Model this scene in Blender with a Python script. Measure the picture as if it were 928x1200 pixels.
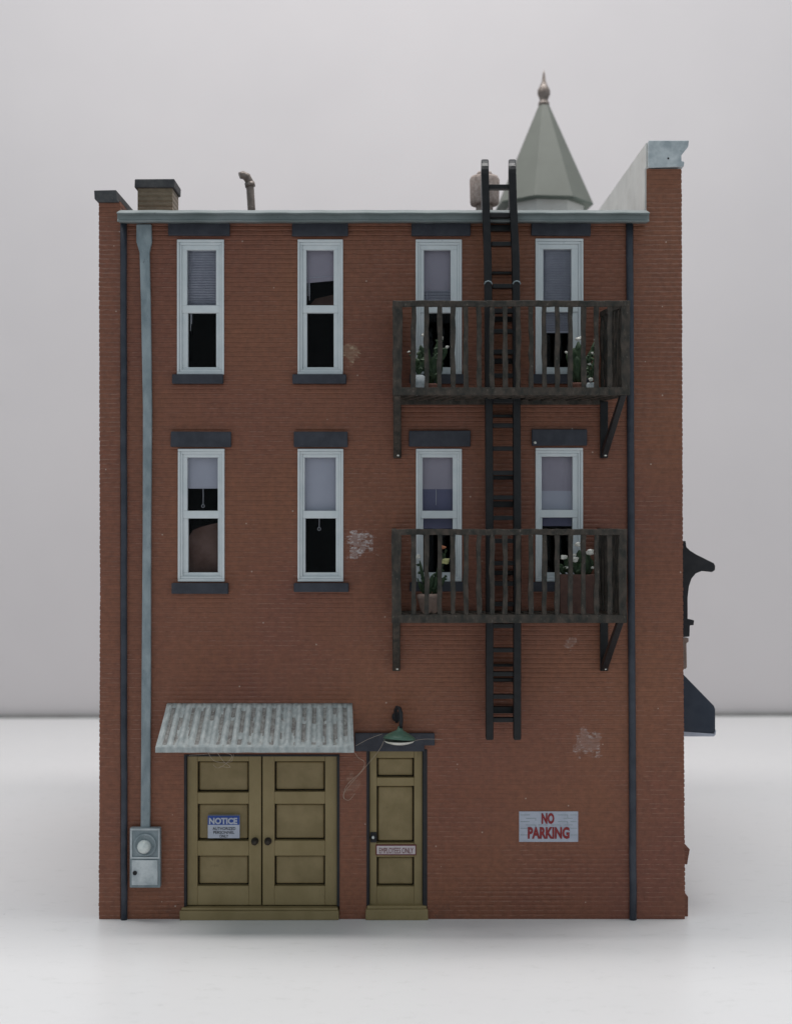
import bpy, bmesh, math, random
from mathutils import Vector, noise
random.seed(7)
for o in list(bpy.data.objects): bpy.data.objects.remove(o)
scene = bpy.context.scene
C = scene.collection

# ------------------------------------------------------------------ camera
# 1 unit = 100 photo pixels on the rear wall.  Eye 15 units in front of it.
D = 1500.0
VX, VY = 464.0, 605.0
GY = 1077.0
cam = bpy.data.cameras.new('camera'); co = bpy.data.objects.new('camera', cam); C.objects.link(co)
co.location = (0, -D/100, (GY-VY)/100); co.rotation_euler = (math.radians(90), 0, 0)
cam.sensor_fit = 'VERTICAL'; cam.sensor_height = 24; cam.lens = 24*D/1200.0
cam.shift_y = (VY-600)/1200.0
cam.clip_start = 0.1; cam.clip_end = 200
cam.dof.use_dof = True; cam.dof.focus_distance = 14.8; cam.dof.aperture_fstop = 0.26
scene.camera = co

# ------------------------------------------------------------------ light
w = bpy.data.worlds.new('World'); scene.world = w; w.use_nodes = True
w.node_tree.nodes['Background'].inputs[0].default_value = (0.80, 0.925, 1.0, 1)
w.node_tree.nodes['Background'].inputs[1].default_value = 0.48
def area(name, loc, target, sx, sy, power, col=(1, 1, 1)):
    l = bpy.data.lights.new(name, 'AREA'); l.shape = 'RECTANGLE'; l.size = sx; l.size_y = sy
    l.energy = power; l.color = col
    o = bpy.data.objects.new(name, l); C.objects.link(o); o.location = loc
    o.rotation_euler = (Vector(target)-Vector(loc)).to_track_quat('-Z', 'Y').to_euler()
    return o
area('ceiling_softbox', (0.2, 0.7, 30), (0.2, 0.7, 0), 28, 5.4, 7600, (1, 0.98, 0.965))
area('front_softbox', (-3, -18, 18), (0, 0, 4), 8, 6, 60, (1, 0.99, 0.98))
scene.view_settings.view_transform = 'Standard'; scene.view_settings.look = 'None'
scene.view_settings.exposure = 0.0; scene.view_settings.gamma = 1.0
scene.render.engine = 'CYCLES'

# ------------------------------------------------------------------ materials
def lerp(a, b, t): return a+(b-a)*t
def new_mat(name):
    m = bpy.data.materials.new(name); m.use_nodes = True
    nt = m.node_tree; return m, nt, nt.nodes['Principled BSDF']
def N(nt, t, **kw):
    n = nt.nodes.new(t)
    for k, v in kw.items(): setattr(n, k, v)
    return n
def L(nt, a, b): nt.links.new(a, b)
def pos(nt, sc=(1, 1, 1)):
    g = N(nt, 'ShaderNodeNewGeometry'); m = N(nt, 'ShaderNodeMapping'); m.inputs['Scale'].default_value = sc
    L(nt, g.outputs['Position'], m.inputs['Vector']); return m.outputs[0]
def noise_(nt, vec, scale, detail=4, rough=0.6):
    n = N(nt, 'ShaderNodeTexNoise'); n.inputs['Scale'].default_value = scale
    n.inputs['Detail'].default_value = detail; n.inputs['Roughness'].default_value = rough
    L(nt, vec, n.inputs['Vector']); return n.outputs['Fac']
def ramp(nt, fac, stops):
    r = N(nt, 'ShaderNodeValToRGB'); e = r.color_ramp.elements
    while len(e) < len(stops): e.new(0.5)
    for i, (p, c) in enumerate(stops):
        e[i].position = p; e[i].color = (c, c, c, 1) if not isinstance(c, tuple) else (*c[:3], 1)
    L(nt, fac, r.inputs[0]); return r.outputs[0]
def mix(nt, fac, a, b, mode='MIX'):
    m = N(nt, 'ShaderNodeMix', data_type='RGBA', blend_type=mode)
    for s, v in ((m.inputs[0], fac), (m.inputs[6], a), (m.inputs[7], b)):
        if isinstance(v, (int, float)): s.default_value = v
        elif isinstance(v, tuple): s.default_value = (*v[:3], 1)
        else: L(nt, v, s)
    return m.outputs[2]
def math_(nt, op, a, b=None):
    m = N(nt, 'ShaderNodeMath', operation=op)
    for s, v in zip(m.inputs, (a, b)):
        if v is None: continue
        if isinstance(v, (int, float)): s.default_value = v
        else: L(nt, v, s)
    return m.outputs[0]
def bump(nt, h, strength, dist, p):
    b = N(nt, 'ShaderNodeBump'); b.inputs['Strength'].default_value = strength
    b.inputs['Distance'].default_value = dist; L(nt, h, b.inputs['Height']); L(nt, b.outputs[0], p.inputs['Normal'])

def paint(name, c1, c2, rough=0.55, scale=6, detail=5, lo=0.35, hi=0.65, c3=None, s3=30, t3=(0.62, 0.7),
          bs=0.25, bd=0.004, bscale=60, metal=0.0, stretch=(1, 1, 1), spec=0.35):
    """two-tone mottled paint, optional third speckle colour, grainy bump"""
    m, nt, p = new_mat(name)
    v = pos(nt, stretch)
    col = mix(nt, ramp(nt, noise_(nt, v, scale, detail), [(lo, 0.0), (hi, 1.0)]), c1, c2)
    if c3:
        col = mix(nt, ramp(nt, noise_(nt, v, s3, 4, 0.7), [(t3[0], 0.0), (t3[1], 1.0)]), col, c3)
    L(nt, col, p.inputs['Base Color'])
    p.inputs['Roughness'].default_value = rough; p.inputs['Metallic'].default_value = metal
    p.inputs['Specular IOR Level'].default_value = spec
    bump(nt, noise_(nt, v, bscale, 3), bs, bd, p)
    return m

def brick_mat(name, c1, c2, patches=(), bw=0.165, bh=0.0545, specks=True, rough=0.5, groove=1.0):
    m, nt, p = new_mat(name)
    g = N(nt, 'ShaderNodeNewGeometry'); sx = N(nt, 'ShaderNodeSeparateXYZ'); L(nt, g.outputs['Position'], sx.inputs[0])
    cx = N(nt, 'ShaderNodeCombineXYZ')
    wob = math_(nt, 'MULTIPLY', math_(nt, 'SUBTRACT', noise_(nt, g.outputs['Position'], 9, 3), 0.5), 0.018)
    L(nt, math_(nt, 'ADD', math_(nt, 'ADD', sx.outputs[0], sx.outputs[1]), 0), cx.inputs[0])
    L(nt, math_(nt, 'ADD', sx.outputs[2], wob), cx.inputs[1])
    b = N(nt, 'ShaderNodeTexBrick'); L(nt, cx.outputs[0], b.inputs['Vector'])
    b.inputs['Scale'].default_value = 1; b.inputs['Brick Width'].default_value = bw; b.inputs['Row Height'].default_value = bh
    b.inputs['Mortar Size'].default_value = 0.0085; b.inputs['Mortar Smooth'].default_value = 0.6
    b.inputs['Color1'].default_value = (0.42, 0.42, 0.42, 1); b.inputs['Color2'].default_value = (0.58, 0.58, 0.58, 1)
    b.inputs['Mortar'].default_value = (0.5, 0.5, 0.5, 1)
    P = g.outputs['Position']
    big = ramp(nt, noise_(nt, P, 0.55, 3, 0.5), [(0.35, 0.0), (0.68, 1.0)])
    col = mix(nt, big, c1, c2)
    col = mix(nt, 0.15, col, b.outputs['Color'], 'OVERLAY')
    fine = ramp(nt, noise_(nt, P, 14, 5, 0.7), [(0.25, 0.72), (0.8, 1.22)])
    col = mix(nt, 1.0, col, fine, 'MULTIPLY')
    # lit top edges of the bricks painted as pale lines, in drifting areas
    arl = ramp(nt, math_(nt, 'FRACT', math_(nt, 'DIVIDE', math_(nt, 'ADD', sx.outputs[2], wob), bh)), [(0.72, 0.0), (0.8, 1.0), (0.88, 0.0)])
    arr = math_(nt, 'MULTIPLY', arl, ramp(nt, noise_(nt, P, 1.1, 4, 0.6), [(0.40, 0.0), (0.58, 0.62)]))
    arr = math_(nt, 'MULTIPLY', arr, ramp(nt, noise_(nt, P, 11, 2), [(0.4, 0.0), (0.6, 1.0)]))
    col = mix(nt, arr, col, (0.42, 0.26, 0.20))
    # pale worn patches, black-brown wash stains near the ground, one painted red sheen
    for (x, y, r, k, c) in patches:
        sn = N(nt, 'ShaderNodeVectorMath', operation='SNAP'); L(nt, P, sn.inputs[0]); sn.inputs[1].default_value = (0.045, 10, bh*0.5)
        mx = N(nt, 'ShaderNodeVectorMath', operation='ADD'); L(nt, sn.outputs[0], mx.inputs[0]); mx.inputs[1].default_value = (0.02, 0, bh*0.25)
        av = N(nt, 'ShaderNodeMix', data_type='VECTOR'); av.inputs[0].default_value = 0.55; L(nt, P, av.inputs[4]); L(nt, mx.outputs[0], av.inputs[5])
        s3_ = N(nt, 'ShaderNodeSeparateXYZ'); L(nt, av.outputs[1], s3_.inputs[0])
        c3_ = N(nt, 'ShaderNodeCombineXYZ'); L(nt, s3_.outputs[0], c3_.inputs[0]); L(nt, sx.outputs[1], c3_.inputs[1]); L(nt, s3_.outputs[2], c3_.inputs[2])
        vd = N(nt, 'ShaderNodeVectorMath', operation='SUBTRACT'); L(nt, c3_.outputs[0], vd.inputs[0])
        vd.inputs[1].default_value = ((x-VX)/100, 0.0, (GY-y)/100)
        vl = N(nt, 'ShaderNodeVectorMath', operation='LENGTH'); L(nt, vd.outputs[0], vl.inputs[0])
        wn = math_(nt, 'MULTIPLY', math_(nt, 'SUBTRACT', noise_(nt, c3_.outputs[0], 6.5, 4, 0.7), 0.46), r*0.034)
        dd = math_(nt, 'ADD', vl.outputs['Value'], wn)
        R = r/100
        fill = ramp(nt, math_(nt, 'DIVIDE', dd, R), [(0.0, 0.34*k), (0.74, 0.34*k), (0.80, 0.0), (1.0, 0.0)])
        rim = ramp(nt, math_(nt, 'DIVIDE', dd, R), [(0.0, 0.0), (0.60, 0.0), (0.74, 1.1*k), (0.90, 0.4*k), (1.0, 0.0)])
        P4 = pos(nt, (1, 1, 3.2))
        rim = math_(nt, 'MULTIPLY', rim, ramp(nt, noise_(nt, P4, 13, 3, 0.7), [(0.44, 0.0), (0.58, 1.0)]))
        fill = math_(nt, 'MULTIPLY', fill, ramp(nt, noise_(nt, P4, 10, 3, 0.6), [(0.3, 0.35), (0.6, 1.0)]))
        col = mix(nt, math_(nt, 'MAXIMUM', rim, fill), col, c)
    if specks:
        v = N(nt, 'ShaderNodeTexVoronoi'); v.inputs['Scale'].default_value = 4.6; L(nt, P, v.inputs['Vector'])
        s = ramp(nt, v.outputs['Distance'], [(0.0, 1.0), (0.035, 1.0), (0.05, 0.0)])
        col = mix(nt, math_(nt, 'MULTIPLY', s, 0.5), col, (0.6, 0.52, 0.45))
    L(nt, col, p.inputs['Base Color']); p.inputs['Roughness'].default_value = rough
    p.inputs['Specular IOR Level'].default_value = 0.4
    fz = math_(nt, 'FRACT', math_(nt, 'DIVIDE', math_(nt, 'ADD', sx.outputs[2], wob), bh))
    row = ramp(nt, fz, [(0.0, 0.0), (0.14, 0.0), (0.34, 1.0), (0.9, 0.75), (1.0, 0.0)])
    msk = ramp(nt, math_(nt, 'ADD', noise_(nt, P, 0.9, 4, 0.6), math_(nt, 'MULTIPLY', sx.outputs[2], 0.045)), [(0.50, 0.12), (0.80, 1.0)])
    h = math_(nt, 'ADD', math_(nt, 'MULTIPLY', row, msk), math_(nt, 'MULTIPLY', noise_(nt, P, 45, 3), 0.3))
    h0 = math_(nt, 'SUBTRACT', math_(nt, 'MULTIPLY', noise_(nt, P, 45, 3), 0.35),
              math_(nt, 'MULTIPLY', b.outputs['Fac'], ramp(nt, noise_(nt, P, 0.9, 4, 0.6), [(0.3, 0.45), (0.62, 1.0)])))
    h = math_(nt, 'ADD', h, math_(nt, 'MULTIPLY', h0, 0.22))
    bump(nt, h, 0.62*groove, 0.013, p)
    return m

M = {}
M['brick'] = brick_mat('painted_brick', (0.225, 0.084, 0.043), (0.185, 0.063, 0.038),
    [(422, 637, 17, 1.05, (0.52, 0.46, 0.45)), (687, 872, 19, 0.62, (0.48, 0.42, 0.40)), (410, 414, 13, 0.95, (0.45, 0.33, 0.22)),
     (669, 752, 10, 0.7, (0.45, 0.36, 0.32)), (413, 920, 13, 0.35, (0.45, 0.33, 0.25)), (518, 1070, 14, 0.7, (0.07, 0.045, 0.035)),
     (205, 1068, 12, 0.6, (0.07, 0.04, 0.03)), (270, 800, 40, 0.35, (0.12, 0.035, 0.03))])  # last entry paints the reddish sheen above the awning into the colour
M['chimney_brick'] = brick_mat('tan_chimney_brick', (0.16, 0.12, 0.078), (0.22, 0.17, 0.11), (), 0.13, 0.06, False)
M['plaster'] = paint('parapet_plaster', (0.60, 0.58, 0.55), (0.70, 0.68, 0.65), 0.8, 2.0, c3=(0.5, 0.46, 0.4), s3=6, t3=(0.62, 0.85))
M['slate'] = paint('slate_blue_trim', (0.030, 0.032, 0.042), (0.045, 0.047, 0.060), 0.6, 8, c3=(0.13, 0.13, 0.15), s3=26, t3=(0.68, 0.8))
M['slate_dark'] = paint('charcoal_coping', (0.045, 0.045, 0.05), (0.08, 0.078, 0.078), 0.7, 12, c3=(0.2, 0.17, 0.15), s3=30, t3=(0.64, 0.78))
M['pipe'] = paint('dark_blue_grey_pipe', (0.026, 0.032, 0.045), (0.05, 0.056, 0.072), 0.5, 5, c3=(0.3, 0.3, 0.32), s3=40, t3=(0.74, 0.8))
M['galv'] = paint('galvanised_grey_paint', (0.18, 0.22, 0.24), (0.30, 0.345, 0.365), 0.5, 7, c3=(0.10, 0.11, 0.12), s3=22, t3=(0.62, 0.76), stretch=(1, 1, 0.5))
M['galv_light'] = paint('pale_galvanised_paint', (0.34, 0.38, 0.40), (0.58, 0.61, 0.62), 0.5, 6, c3=(0.16, 0.18, 0.2), s3=26, t3=(0.66, 0.8))
M['gutter'] = paint('gutter_grey_green', (0.135, 0.160, 0.158), (0.21, 0.235, 0.235), 0.5, 4, c3=(0.05, 0.055, 0.06), s3=16, t3=(0.63, 0.78), stretch=(0.5, 1, 1))
M['white'] = paint('window_white_paint', (0.60, 0.635, 0.65), (0.68, 0.70, 0.71), 0.5, 5, c3=(0.42, 0.47, 0.50), s3=10, t3=(0.62, 0.85))
M['iron'] = paint('black_iron', (0.007, 0.007, 0.008), (0.014, 0.013, 0.014), 0.36, 12, c3=(0.12, 0.11, 0.10), s3=30, t3=(0.74, 0.84), spec=0.3)
M['wood'] = paint('weathered_dark_wood', (0.022, 0.021, 0.017), (0.070, 0.053, 0.042), 0.7, 13, lo=0.38, hi=0.66, c3=(0.19, 0.165, 0.14), s3=40, t3=(0.60, 0.78), bs=0.6, bd=0.01, bscale=40, stretch=(1, 1, 0.6))
M['olive'] = paint('olive_door_paint', (0.225, 0.168, 0.076), (0.27, 0.205, 0.10), 0.5, 4, c3=(0.12, 0.09, 0.04), s3=9, t3=(0.66, 0.9), stretch=(1, 1, 0.5))
M['olive_panel'] = paint('olive_panel_paint', (0.20, 0.148, 0.067), (0.26, 0.195, 0.096), 0.5, 4, c3=(0.11, 0.08, 0.038), s3=9, t3=(0.64, 0.88))
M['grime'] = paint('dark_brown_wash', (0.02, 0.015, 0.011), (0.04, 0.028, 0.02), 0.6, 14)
M['dark'] = paint('near_black_paint', (0.012, 0.012, 0.015), (0.022, 0.021, 0.024), 0.6, 9)
M['inside'] = paint('unlit_interior', (0.010, 0.010, 0.011), (0.014, 0.013, 0.013), 0.9, 3)
M['shade'] = paint('roller_shade_cloth', (0.58, 0.59, 0.64), (0.64, 0.65, 0.70), 0.8, 2)
M['shade_warm'] = paint('mauve_grey_shade_cloth', (0.44, 0.40, 0.44), (0.50, 0.46, 0.50), 0.8, 2)
M['shade_blue'] = paint('deep_blue_shade_cloth', (0.17, 0.17, 0.26), (0.20, 0.20, 0.29), 0.8, 2)
M['slat'] = paint('blind_slat', (0.46, 0.47, 0.52), (0.54, 0.55, 0.60), 0.6, 8)
M['cord'] = paint('cord', (0.55, 0.56, 0.58), (0.65, 0.65, 0.66), 0.7, 8)
M['card'] = paint('reflection_brown', (0.13, 0.07, 0.05), (0.21, 0.13, 0.10), 0.8, 4)
M['cone'] = paint('sage_green_roof', (0.125, 0.130, 0.112), (0.140, 0.146, 0.126), 0.55, 2)
M['cone_trim'] = paint('dark_sage_trim', (0.10, 0.125, 0.105), (0.14, 0.165, 0.14), 0.55, 6)
M['copper'] = paint('aged_copper', (0.13, 0.10, 0.085), (0.24, 0.195, 0.17), 0.4, 12, c3=(0.5, 0.42, 0.38), s3=30, t3=(0.6, 0.75), metal=0.2, spec=0.5)
M['vent'] = paint('pinkish_concrete', (0.26, 0.205, 0.18), (0.40, 0.33, 0.30), 0.85, 22, bs=0.8, bd=0.012, bscale=50)
M['green'] = paint('lamp_green', (0.055, 0.12, 0.085), (0.09, 0.16, 0.12), 0.45, 14, c3=(0.02, 0.03, 0.025), s3=30, t3=(0.68, 0.76))
M['leaf'] = paint('leaf_green', (0.020, 0.042, 0.020), (0.045, 0.078, 0.036), 0.6, 20, c3=(0.35, 0.4, 0.3), s3=34, t3=(0.68, 0.78))
M['white_petal'] = paint('white_petal', (0.58, 0.57, 0.51), (0.74, 0.73, 0.68), 0.7, 20)
M['yellow_petal'] = paint('pale_yellow_petal', (0.5, 0.5, 0.22), (0.6, 0.58, 0.3), 0.7, 20)
M['orange_petal'] = paint('orange_petal', (0.42, 0.15, 0.07), (0.5, 0.2, 0.1), 0.7, 20)
M['terracotta'] = paint('terracotta', (0.12, 0.05, 0.035), (0.17, 0.075, 0.055), 0.75, 18)
M['pink_pot'] = paint('dusty_pink_clay', (0.20, 0.14, 0.115), (0.27, 0.20, 0.17), 0.8, 20)
M['pale_pot'] = paint('pale_glazed_pot', (0.30, 0.34, 0.36), (0.45, 0.48, 0.5), 0.5, 24)
M['planter'] = paint('brown_planter', (0.085, 0.042, 0.034), (0.13, 0.065, 0.05), 0.7, 14)
M['sign_white'] = paint('sign_white', (0.38, 0.40, 0.47), (0.43, 0.45, 0.52), 0.6, 8)
M['sign_blue'] = paint('sign_blue', (0.02, 0.055, 0.25), (0.025, 0.065, 0.28), 0.5, 8)
M['ink_black'] = paint('ink_black', (0.02, 0.02, 0.025), (0.03, 0.03, 0.035), 0.6, 8)
M['ink_red'] = paint('ink_red', (0.20, 0.018, 0.022), (0.26, 0.028, 0.03), 0.6, 30)
M['ink_maroon'] = paint('ink_maroon', (0.11, 0.012, 0.018), (0.15, 0.02, 0.025), 0.6, 30)
M['sign_pink'] = paint('sign_pinkish_white', (0.50, 0.43, 0.45), (0.56, 0.49, 0.5), 0.6, 12)
M['fibre'] = paint('glue_fibre', (0.38, 0.30, 0.24), (0.5, 0.42, 0.34), 0.5, 30)
M['roof'] = paint('roof_felt', (0.10, 0.10, 0.105), (0.14, 0.14, 0.14), 0.9, 6)
M['bay'] = paint('navy_awning', (0.022, 0.030, 0.048), (0.035, 0.043, 0.062), 0.6, 6)
M['lens'] = paint('meter_glass', (0.50, 0.54, 0.53), (0.66, 0.69, 0.67), 0.15, 20, spec=0.8)

# glass: thin pane
m, nt, p = new_mat('window_glass'); nt.nodes.remove(p)
tr = N(nt, 'ShaderNodeBsdfTransparent'); tr.inputs[0].default_value = (0.88, 0.88, 0.90, 1)
gl = N(nt, 'ShaderNodeBsdfGlossy'); gl.inputs['Roughness'].default_value = 0.04; gl.inputs[0].default_value = (1, 1, 1, 1)
fr = N(nt, 'ShaderNodeFresnel'); fr.inputs[0].default_value = 1.14
ms = N(nt, 'ShaderNodeMixShader'); L(nt, fr.outputs[0], ms.inputs[0]); L(nt, tr.outputs[0], ms.inputs[1]); L(nt, gl.outputs[0], ms.inputs[2])
L(nt, ms.outputs[0], nt.nodes['Material Output'].inputs[0]); M['glass'] = m

# corrugated awning: worn metal with dirt in patches
M['awning'] = paint('worn_corrugated_metal', (0.30, 0.33, 0.33), (0.46, 0.48, 0.47), 0.55, 11, c3=(0.22, 0.19, 0.17), s3=13, t3=(0.58, 0.78), bs=0.5, bd=0.01, bscale=45, stretch=(1.4, 1, 0.7))

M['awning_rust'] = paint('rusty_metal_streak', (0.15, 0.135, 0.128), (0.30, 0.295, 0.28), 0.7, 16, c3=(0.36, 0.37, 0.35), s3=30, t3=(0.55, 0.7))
def sheet_mat(name, c1, c2, rough, smudge):
    m, nt, p = new_mat(name); v = pos(nt)
    col = mix(nt, ramp(nt, noise_(nt, v, 0.25, 3), [(0.3, 0.0), (0.7, 1.0)]), c1, c2)
    if smudge:
        v2 = pos(nt, (1.0, 2.2, 1.0))
        s = math_(nt, 'MULTIPLY', ramp(nt, noise_(nt, v2, 3.0, 10, 0.8), [(0.55, 0.0), (0.66, 1.0)]), 0.34)
        col = mix(nt, s, col, (0.50, 0.49, 0.47))
        vo = N(nt, 'ShaderNodeTexVoronoi'); vo.inputs['Scale'].default_value = 1.3; L(nt, v, vo.inputs['Vector'])
        sp = ramp(nt, vo.outputs['Distance'], [(0.0, 1.0), (0.010, 1.0), (0.016, 0.0)])
        col = mix(nt, math_(nt, 'MULTIPLY', sp, 0.7), col, (0.25, 0.24, 0.25))
    L(nt, col, p.inputs['Base Color']); p.inputs['Roughness'].default_value = rough
    p.inputs['Specular IOR Level'].default_value = 0.45 if smudge else 0.2
    bump(nt, noise_(nt, v, 3, 5), 0.05, 0.02, p)
    return m
M['seam'] = paint('gap_shade_grey', (0.20, 0.195, 0.19), (0.25, 0.245, 0.24), 0.8, 1.5)
M['table'] = sheet_mat('white_laminate', (0.750, 0.732, 0.728), (0.725, 0.71, 0.71), 0.33, True)
M['back'] = sheet_mat('white_backdrop', (0.590, 0.556, 0.560), (0.562, 0.530, 0.536), 0.75, False)

# ------------------------------------------------------------------ mesh helpers (photo-pixel units; d = px in front of wall)
def R(px, py, d):                       # apparent pixel at depth d -> real px coordinates
    s = (D-d)/D; return VX+(px-VX)*s, VY+(py-VY)*s
def Wd(x, y, d): return Vector(((x-VX)/100, -d/100, (GY-y)/100))
def WA(px, py, d): x, y = R(px, py, d); return Wd(x, y, d)

class MB:
    def __init__(s): s.bm = bmesh.new()
    def face(s, vs, mi=0, smooth=False):
        try: f = s.bm.faces.new(vs)
        except ValueError: return None
        f.material_index = mi; f.smooth = smooth; return f
    def prism(s, pts, d0, d1, mi=0, ref=None):
        """polygon in the wall plane (apparent px at ref depth) extruded from d0 to d1"""
        ref = d1 if ref is None else ref
        q = [R(x, y, ref) for x, y in pts]
        a = [s.bm.verts.new(Wd(x, y, d0)) for x, y in q]; b = [s.bm.verts.new(Wd(x, y, d1)) for x, y in q]
        s.face(a, mi); s.face(b[::-1], mi)
        n = len(q)
        for i in range(n): s.face([a[i], b[i], b[(i+1) % n], a[(i+1) % n]], mi)
        return s
    def box(s, x0, x1, y0, y1, d0, d1, mi=0, ref=None):
        return s.prism([(x0, y0), (x1, y0), (x1, y1), (x0, y1)], d0, d1, mi, ref)
    def rbox(s, x0, x1, y0, y1, d0, d1, mi=0): return s.box(x0, x1, y0, y1, d0, d1, mi, 0)
    def poly_solid(s, P, Q, mi=0, smooth=False):
        a = [s.bm.verts.new(p) for p in P]; b = [s.bm.verts.new(p) for p in Q]; n = len(P)
        s.face(a, mi); s.face(b[::-1], mi)
        for i in range(n): s.face([a[i], b[i], b[(i+1) % n], a[(i+1) % n]], mi, smooth)
        return s
    def tube(s, pts, r, n=8, mi=0, cap=True, smooth=True):
        """pts are world vectors; r px or list"""
        pts = [Vector(p) for p in pts]; rings = []; up = None
        for i, p in enumerate(pts):
            t = (pts[min(i+1, len(pts)-1)]-pts[max(i-1, 0)]).normalized()
            if up is None: up = t.orthogonal().normalized()
            up = (up-t*up.dot(t)).normalized(); sd = t.cross(up)
            rr = (r[i] if isinstance(r, (list, tuple)) else r)/100
            rings.append([s.bm.verts.new(p+(up*math.cos(k*2*math.pi/n)+sd*math.sin(k*2*math.pi/n))*rr) for k in range(n)])
        for a, b in zip(rings, rings[1:]):
            for k in range(n): s.face([a[k], a[(k+1) % n], b[(k+1) % n], b[k]], mi, smooth)
        if cap: s.face(rings[0][::-1], mi); s.face(rings[-1], mi)
        return s
    def lathe(s, c, prof, n=20, mi=0, axis='Z', smooth=True, cap=True, jit=0):
        """c world centre, prof = [(r px, h px)] along axis"""
        rings = []
        for r, h in prof:
            ring = []
            for k in range(n):
                a = k*2*math.pi/n + (math.pi/8+0.10 if n == 8 else 0); rr = r/100*(1+random.uniform(-jit, jit))
                if axis == 'Z': v = Vector((rr*math.cos(a), rr*math.sin(a), h/100))
                elif axis == 'Y': v = Vector((rr*math.cos(a), -h/100, rr*math.sin(a)))
                else: v = Vector((h/100, rr*math.cos(a), rr*math.sin(a)))
                ring.append(s.bm.verts.new(c+v))
            rings.append(ring)
        for a, b in zip(rings, rings[1:]):
            for k in range(n): s.face([a[k], a[(k+1) % n], b[(k+1) % n], b[k]], mi, smooth)
        if cap: s.face(rings[0][::-1], mi); s.face(rings[-1], mi)
        return s
    def blob(s, c, r, mi=0, sx=1, sy=1, sz=1, jit=0.12, sub=2):
        r_ = bmesh.ops.create_icosphere(s.bm, subdivisions=sub, radius=r/100)
        sd = random.random()*100
        for v in r_['verts']:
            k = 1+jit*2*noise.noise(v.co*(120/r)+Vector((sd, 0, 0)))
            v.co = Vector((v.co.x*sx*k, v.co.y*sy*k, v.co.z*sz*k))+c
        for f in {f for v in r_['verts'] for f in v.link_faces}: f.material_index = mi; f.smooth = True
        return s
    def leaf(s, base, tip, wid, mi=0, droop=0.15):
        """a thick little paddle leaf from base to tip"""
        base = Vector(base); tip = Vector(tip); t = tip-base
        side = t.cross(Vector((0, 1, 0)))
        side = side.normalized() if side.length > 1e-6 else Vector((1, 0, 0)); nrm = side.cross(t).normalized()
        rows = []
        for i, (u, k) in enumerate(((0, .25), (.3, .8), (.6, 1), (.85, .75), (1, .15))):
            c = base+t*u+nrm*(math.sin(u*math.pi)*wid/100*0.4)
            rows.append([s.bm.verts.new(c+side*wid/100*k), s.bm.verts.new(c+nrm*wid/100*0.35*k), s.bm.verts.new(c-side*wid/100*k), s.bm.verts.new(c-nrm*wid/100*0.35*k)])
        for a, b in zip(rows, rows[1:]):
            for k in range(4): s.face([a[k], a[(k+1) % 4], b[(k+1) % 4], b[k]], mi, True)
        s.face(rows[0][::-1], mi); s.face(rows[-1], mi)
        return s
    def text(s, string, x0, x1, y0, y1, d, mi=0, bold=0.0, thick=0.4):
        cu = bpy.data.curves.new('lettering', 'FONT'); cu.body = string; cu.offset = bold; cu.resolution_u = 3
        o = bpy.data.objects.new('lettering', cu); C.objects.link(o)
        bpy.context.view_layer.update()
        me = bpy.data.meshes.new_from_object(o.evaluated_get(bpy.context.evaluated_depsgraph_get()))
        bpy.data.objects.remove(o); bpy.data.curves.remove(cu)
        xs = [v.co.x for v in me.vertices]; ys = [v.co.y for v in me.vertices]
        ax, bx, ay, by = min(xs), max(xs), min(ys), max(ys)
        X0, Y0 = R(x0, y0, d); X1, Y1 = R(x1, y1, d)
        vs = [s.bm.verts.new(Wd(X0+(v.co.x-ax)/(bx-ax)*(X1-X0), Y1+(v.co.y-ay)/(by-ay)*(Y0-Y1), d+thick)) for v in me.vertices]
        for f in me.polygons: s.face([vs[i] for i in f.vertices], mi)
        bpy.data.meshes.remove(me); return s
    def build(s, name, mats, parent=None, bevel=0.0, jitter=0.0):
        if not isinstance(mats, (list, tuple)): mats = [mats]
        if jitter:
            for v in s.bm.verts: v.co += Vector([random.uniform(-1, 1)*jitter/100 for _ in range(3)])
        bmesh.ops.recalc_face_normals(s.bm, faces=s.bm.faces[:])
        me = bpy.data.meshes.new(name)
        vs = [v.co for v in s.bm.verts]
        lo = Vector([min(v[i] for v in vs) for i in range(3)]); hi = Vector([max(v[i] for v in vs) for i in range(3)])
        org = Vector(((lo.x+hi.x)/2, (lo.y+hi.y)/2, lo.z))
        for v in s.bm.verts: v.co -= org
        s.bm.to_mesh(me); s.bm.free()
        for m_ in mats: me.materials.append(M[m_])
        o = bpy.data.objects.new(name, me); C.objects.link(o)
        if parent is not None:
            o.parent = parent
            w_ = Vector(parent['org']) if 'org' in parent else Vector((0, 0, 0))
            o.location = org-w_
        else: o.location = org
        o['org'] = list(org)
        if bevel:
            b = o.modifiers.new('bevel', 'BEVEL'); b.width = bevel/100; b.segments = 2; b.limit_method = 'ANGLE'; b.angle_limit = math.radians(40)
        return o

def empty(name, loc, label, cat, group=None):
    o = bpy.data.objects.new(name, None); C.objects.link(o); o.location = loc; o['org'] = list(loc)
    o['label'] = label; o['category'] = cat
    if group: o['group'] = group
    return o
def struct(o): o['kind'] = 'structure'; return o

# ------------------------------------------------------------------ setting: table and backdrop
t = MB()
t.poly_solid([(-20, -18, 0), (20, -18, 0), (20, 15.45, 0), (-20, 14.75, 0)], [(-20, -18, -0.5), (20, -18, -0.5), (20, 15.45, -0.5), (-20, 14.75, -0.5)])
struct(t.build('tabletop', 'table', bevel=5))
t = MB()
t.poly_solid([(-22, 14.95, -1.2), (22, 15.68, -1.2), (22, 15.68, 24), (-22, 14.95, 24)], [(-22, 15.1, -1.2), (22, 15.83, -1.2), (22, 15.83, 24), (-22, 15.1, 24)])
struct(t.build('backdrop', 'back'))

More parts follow.
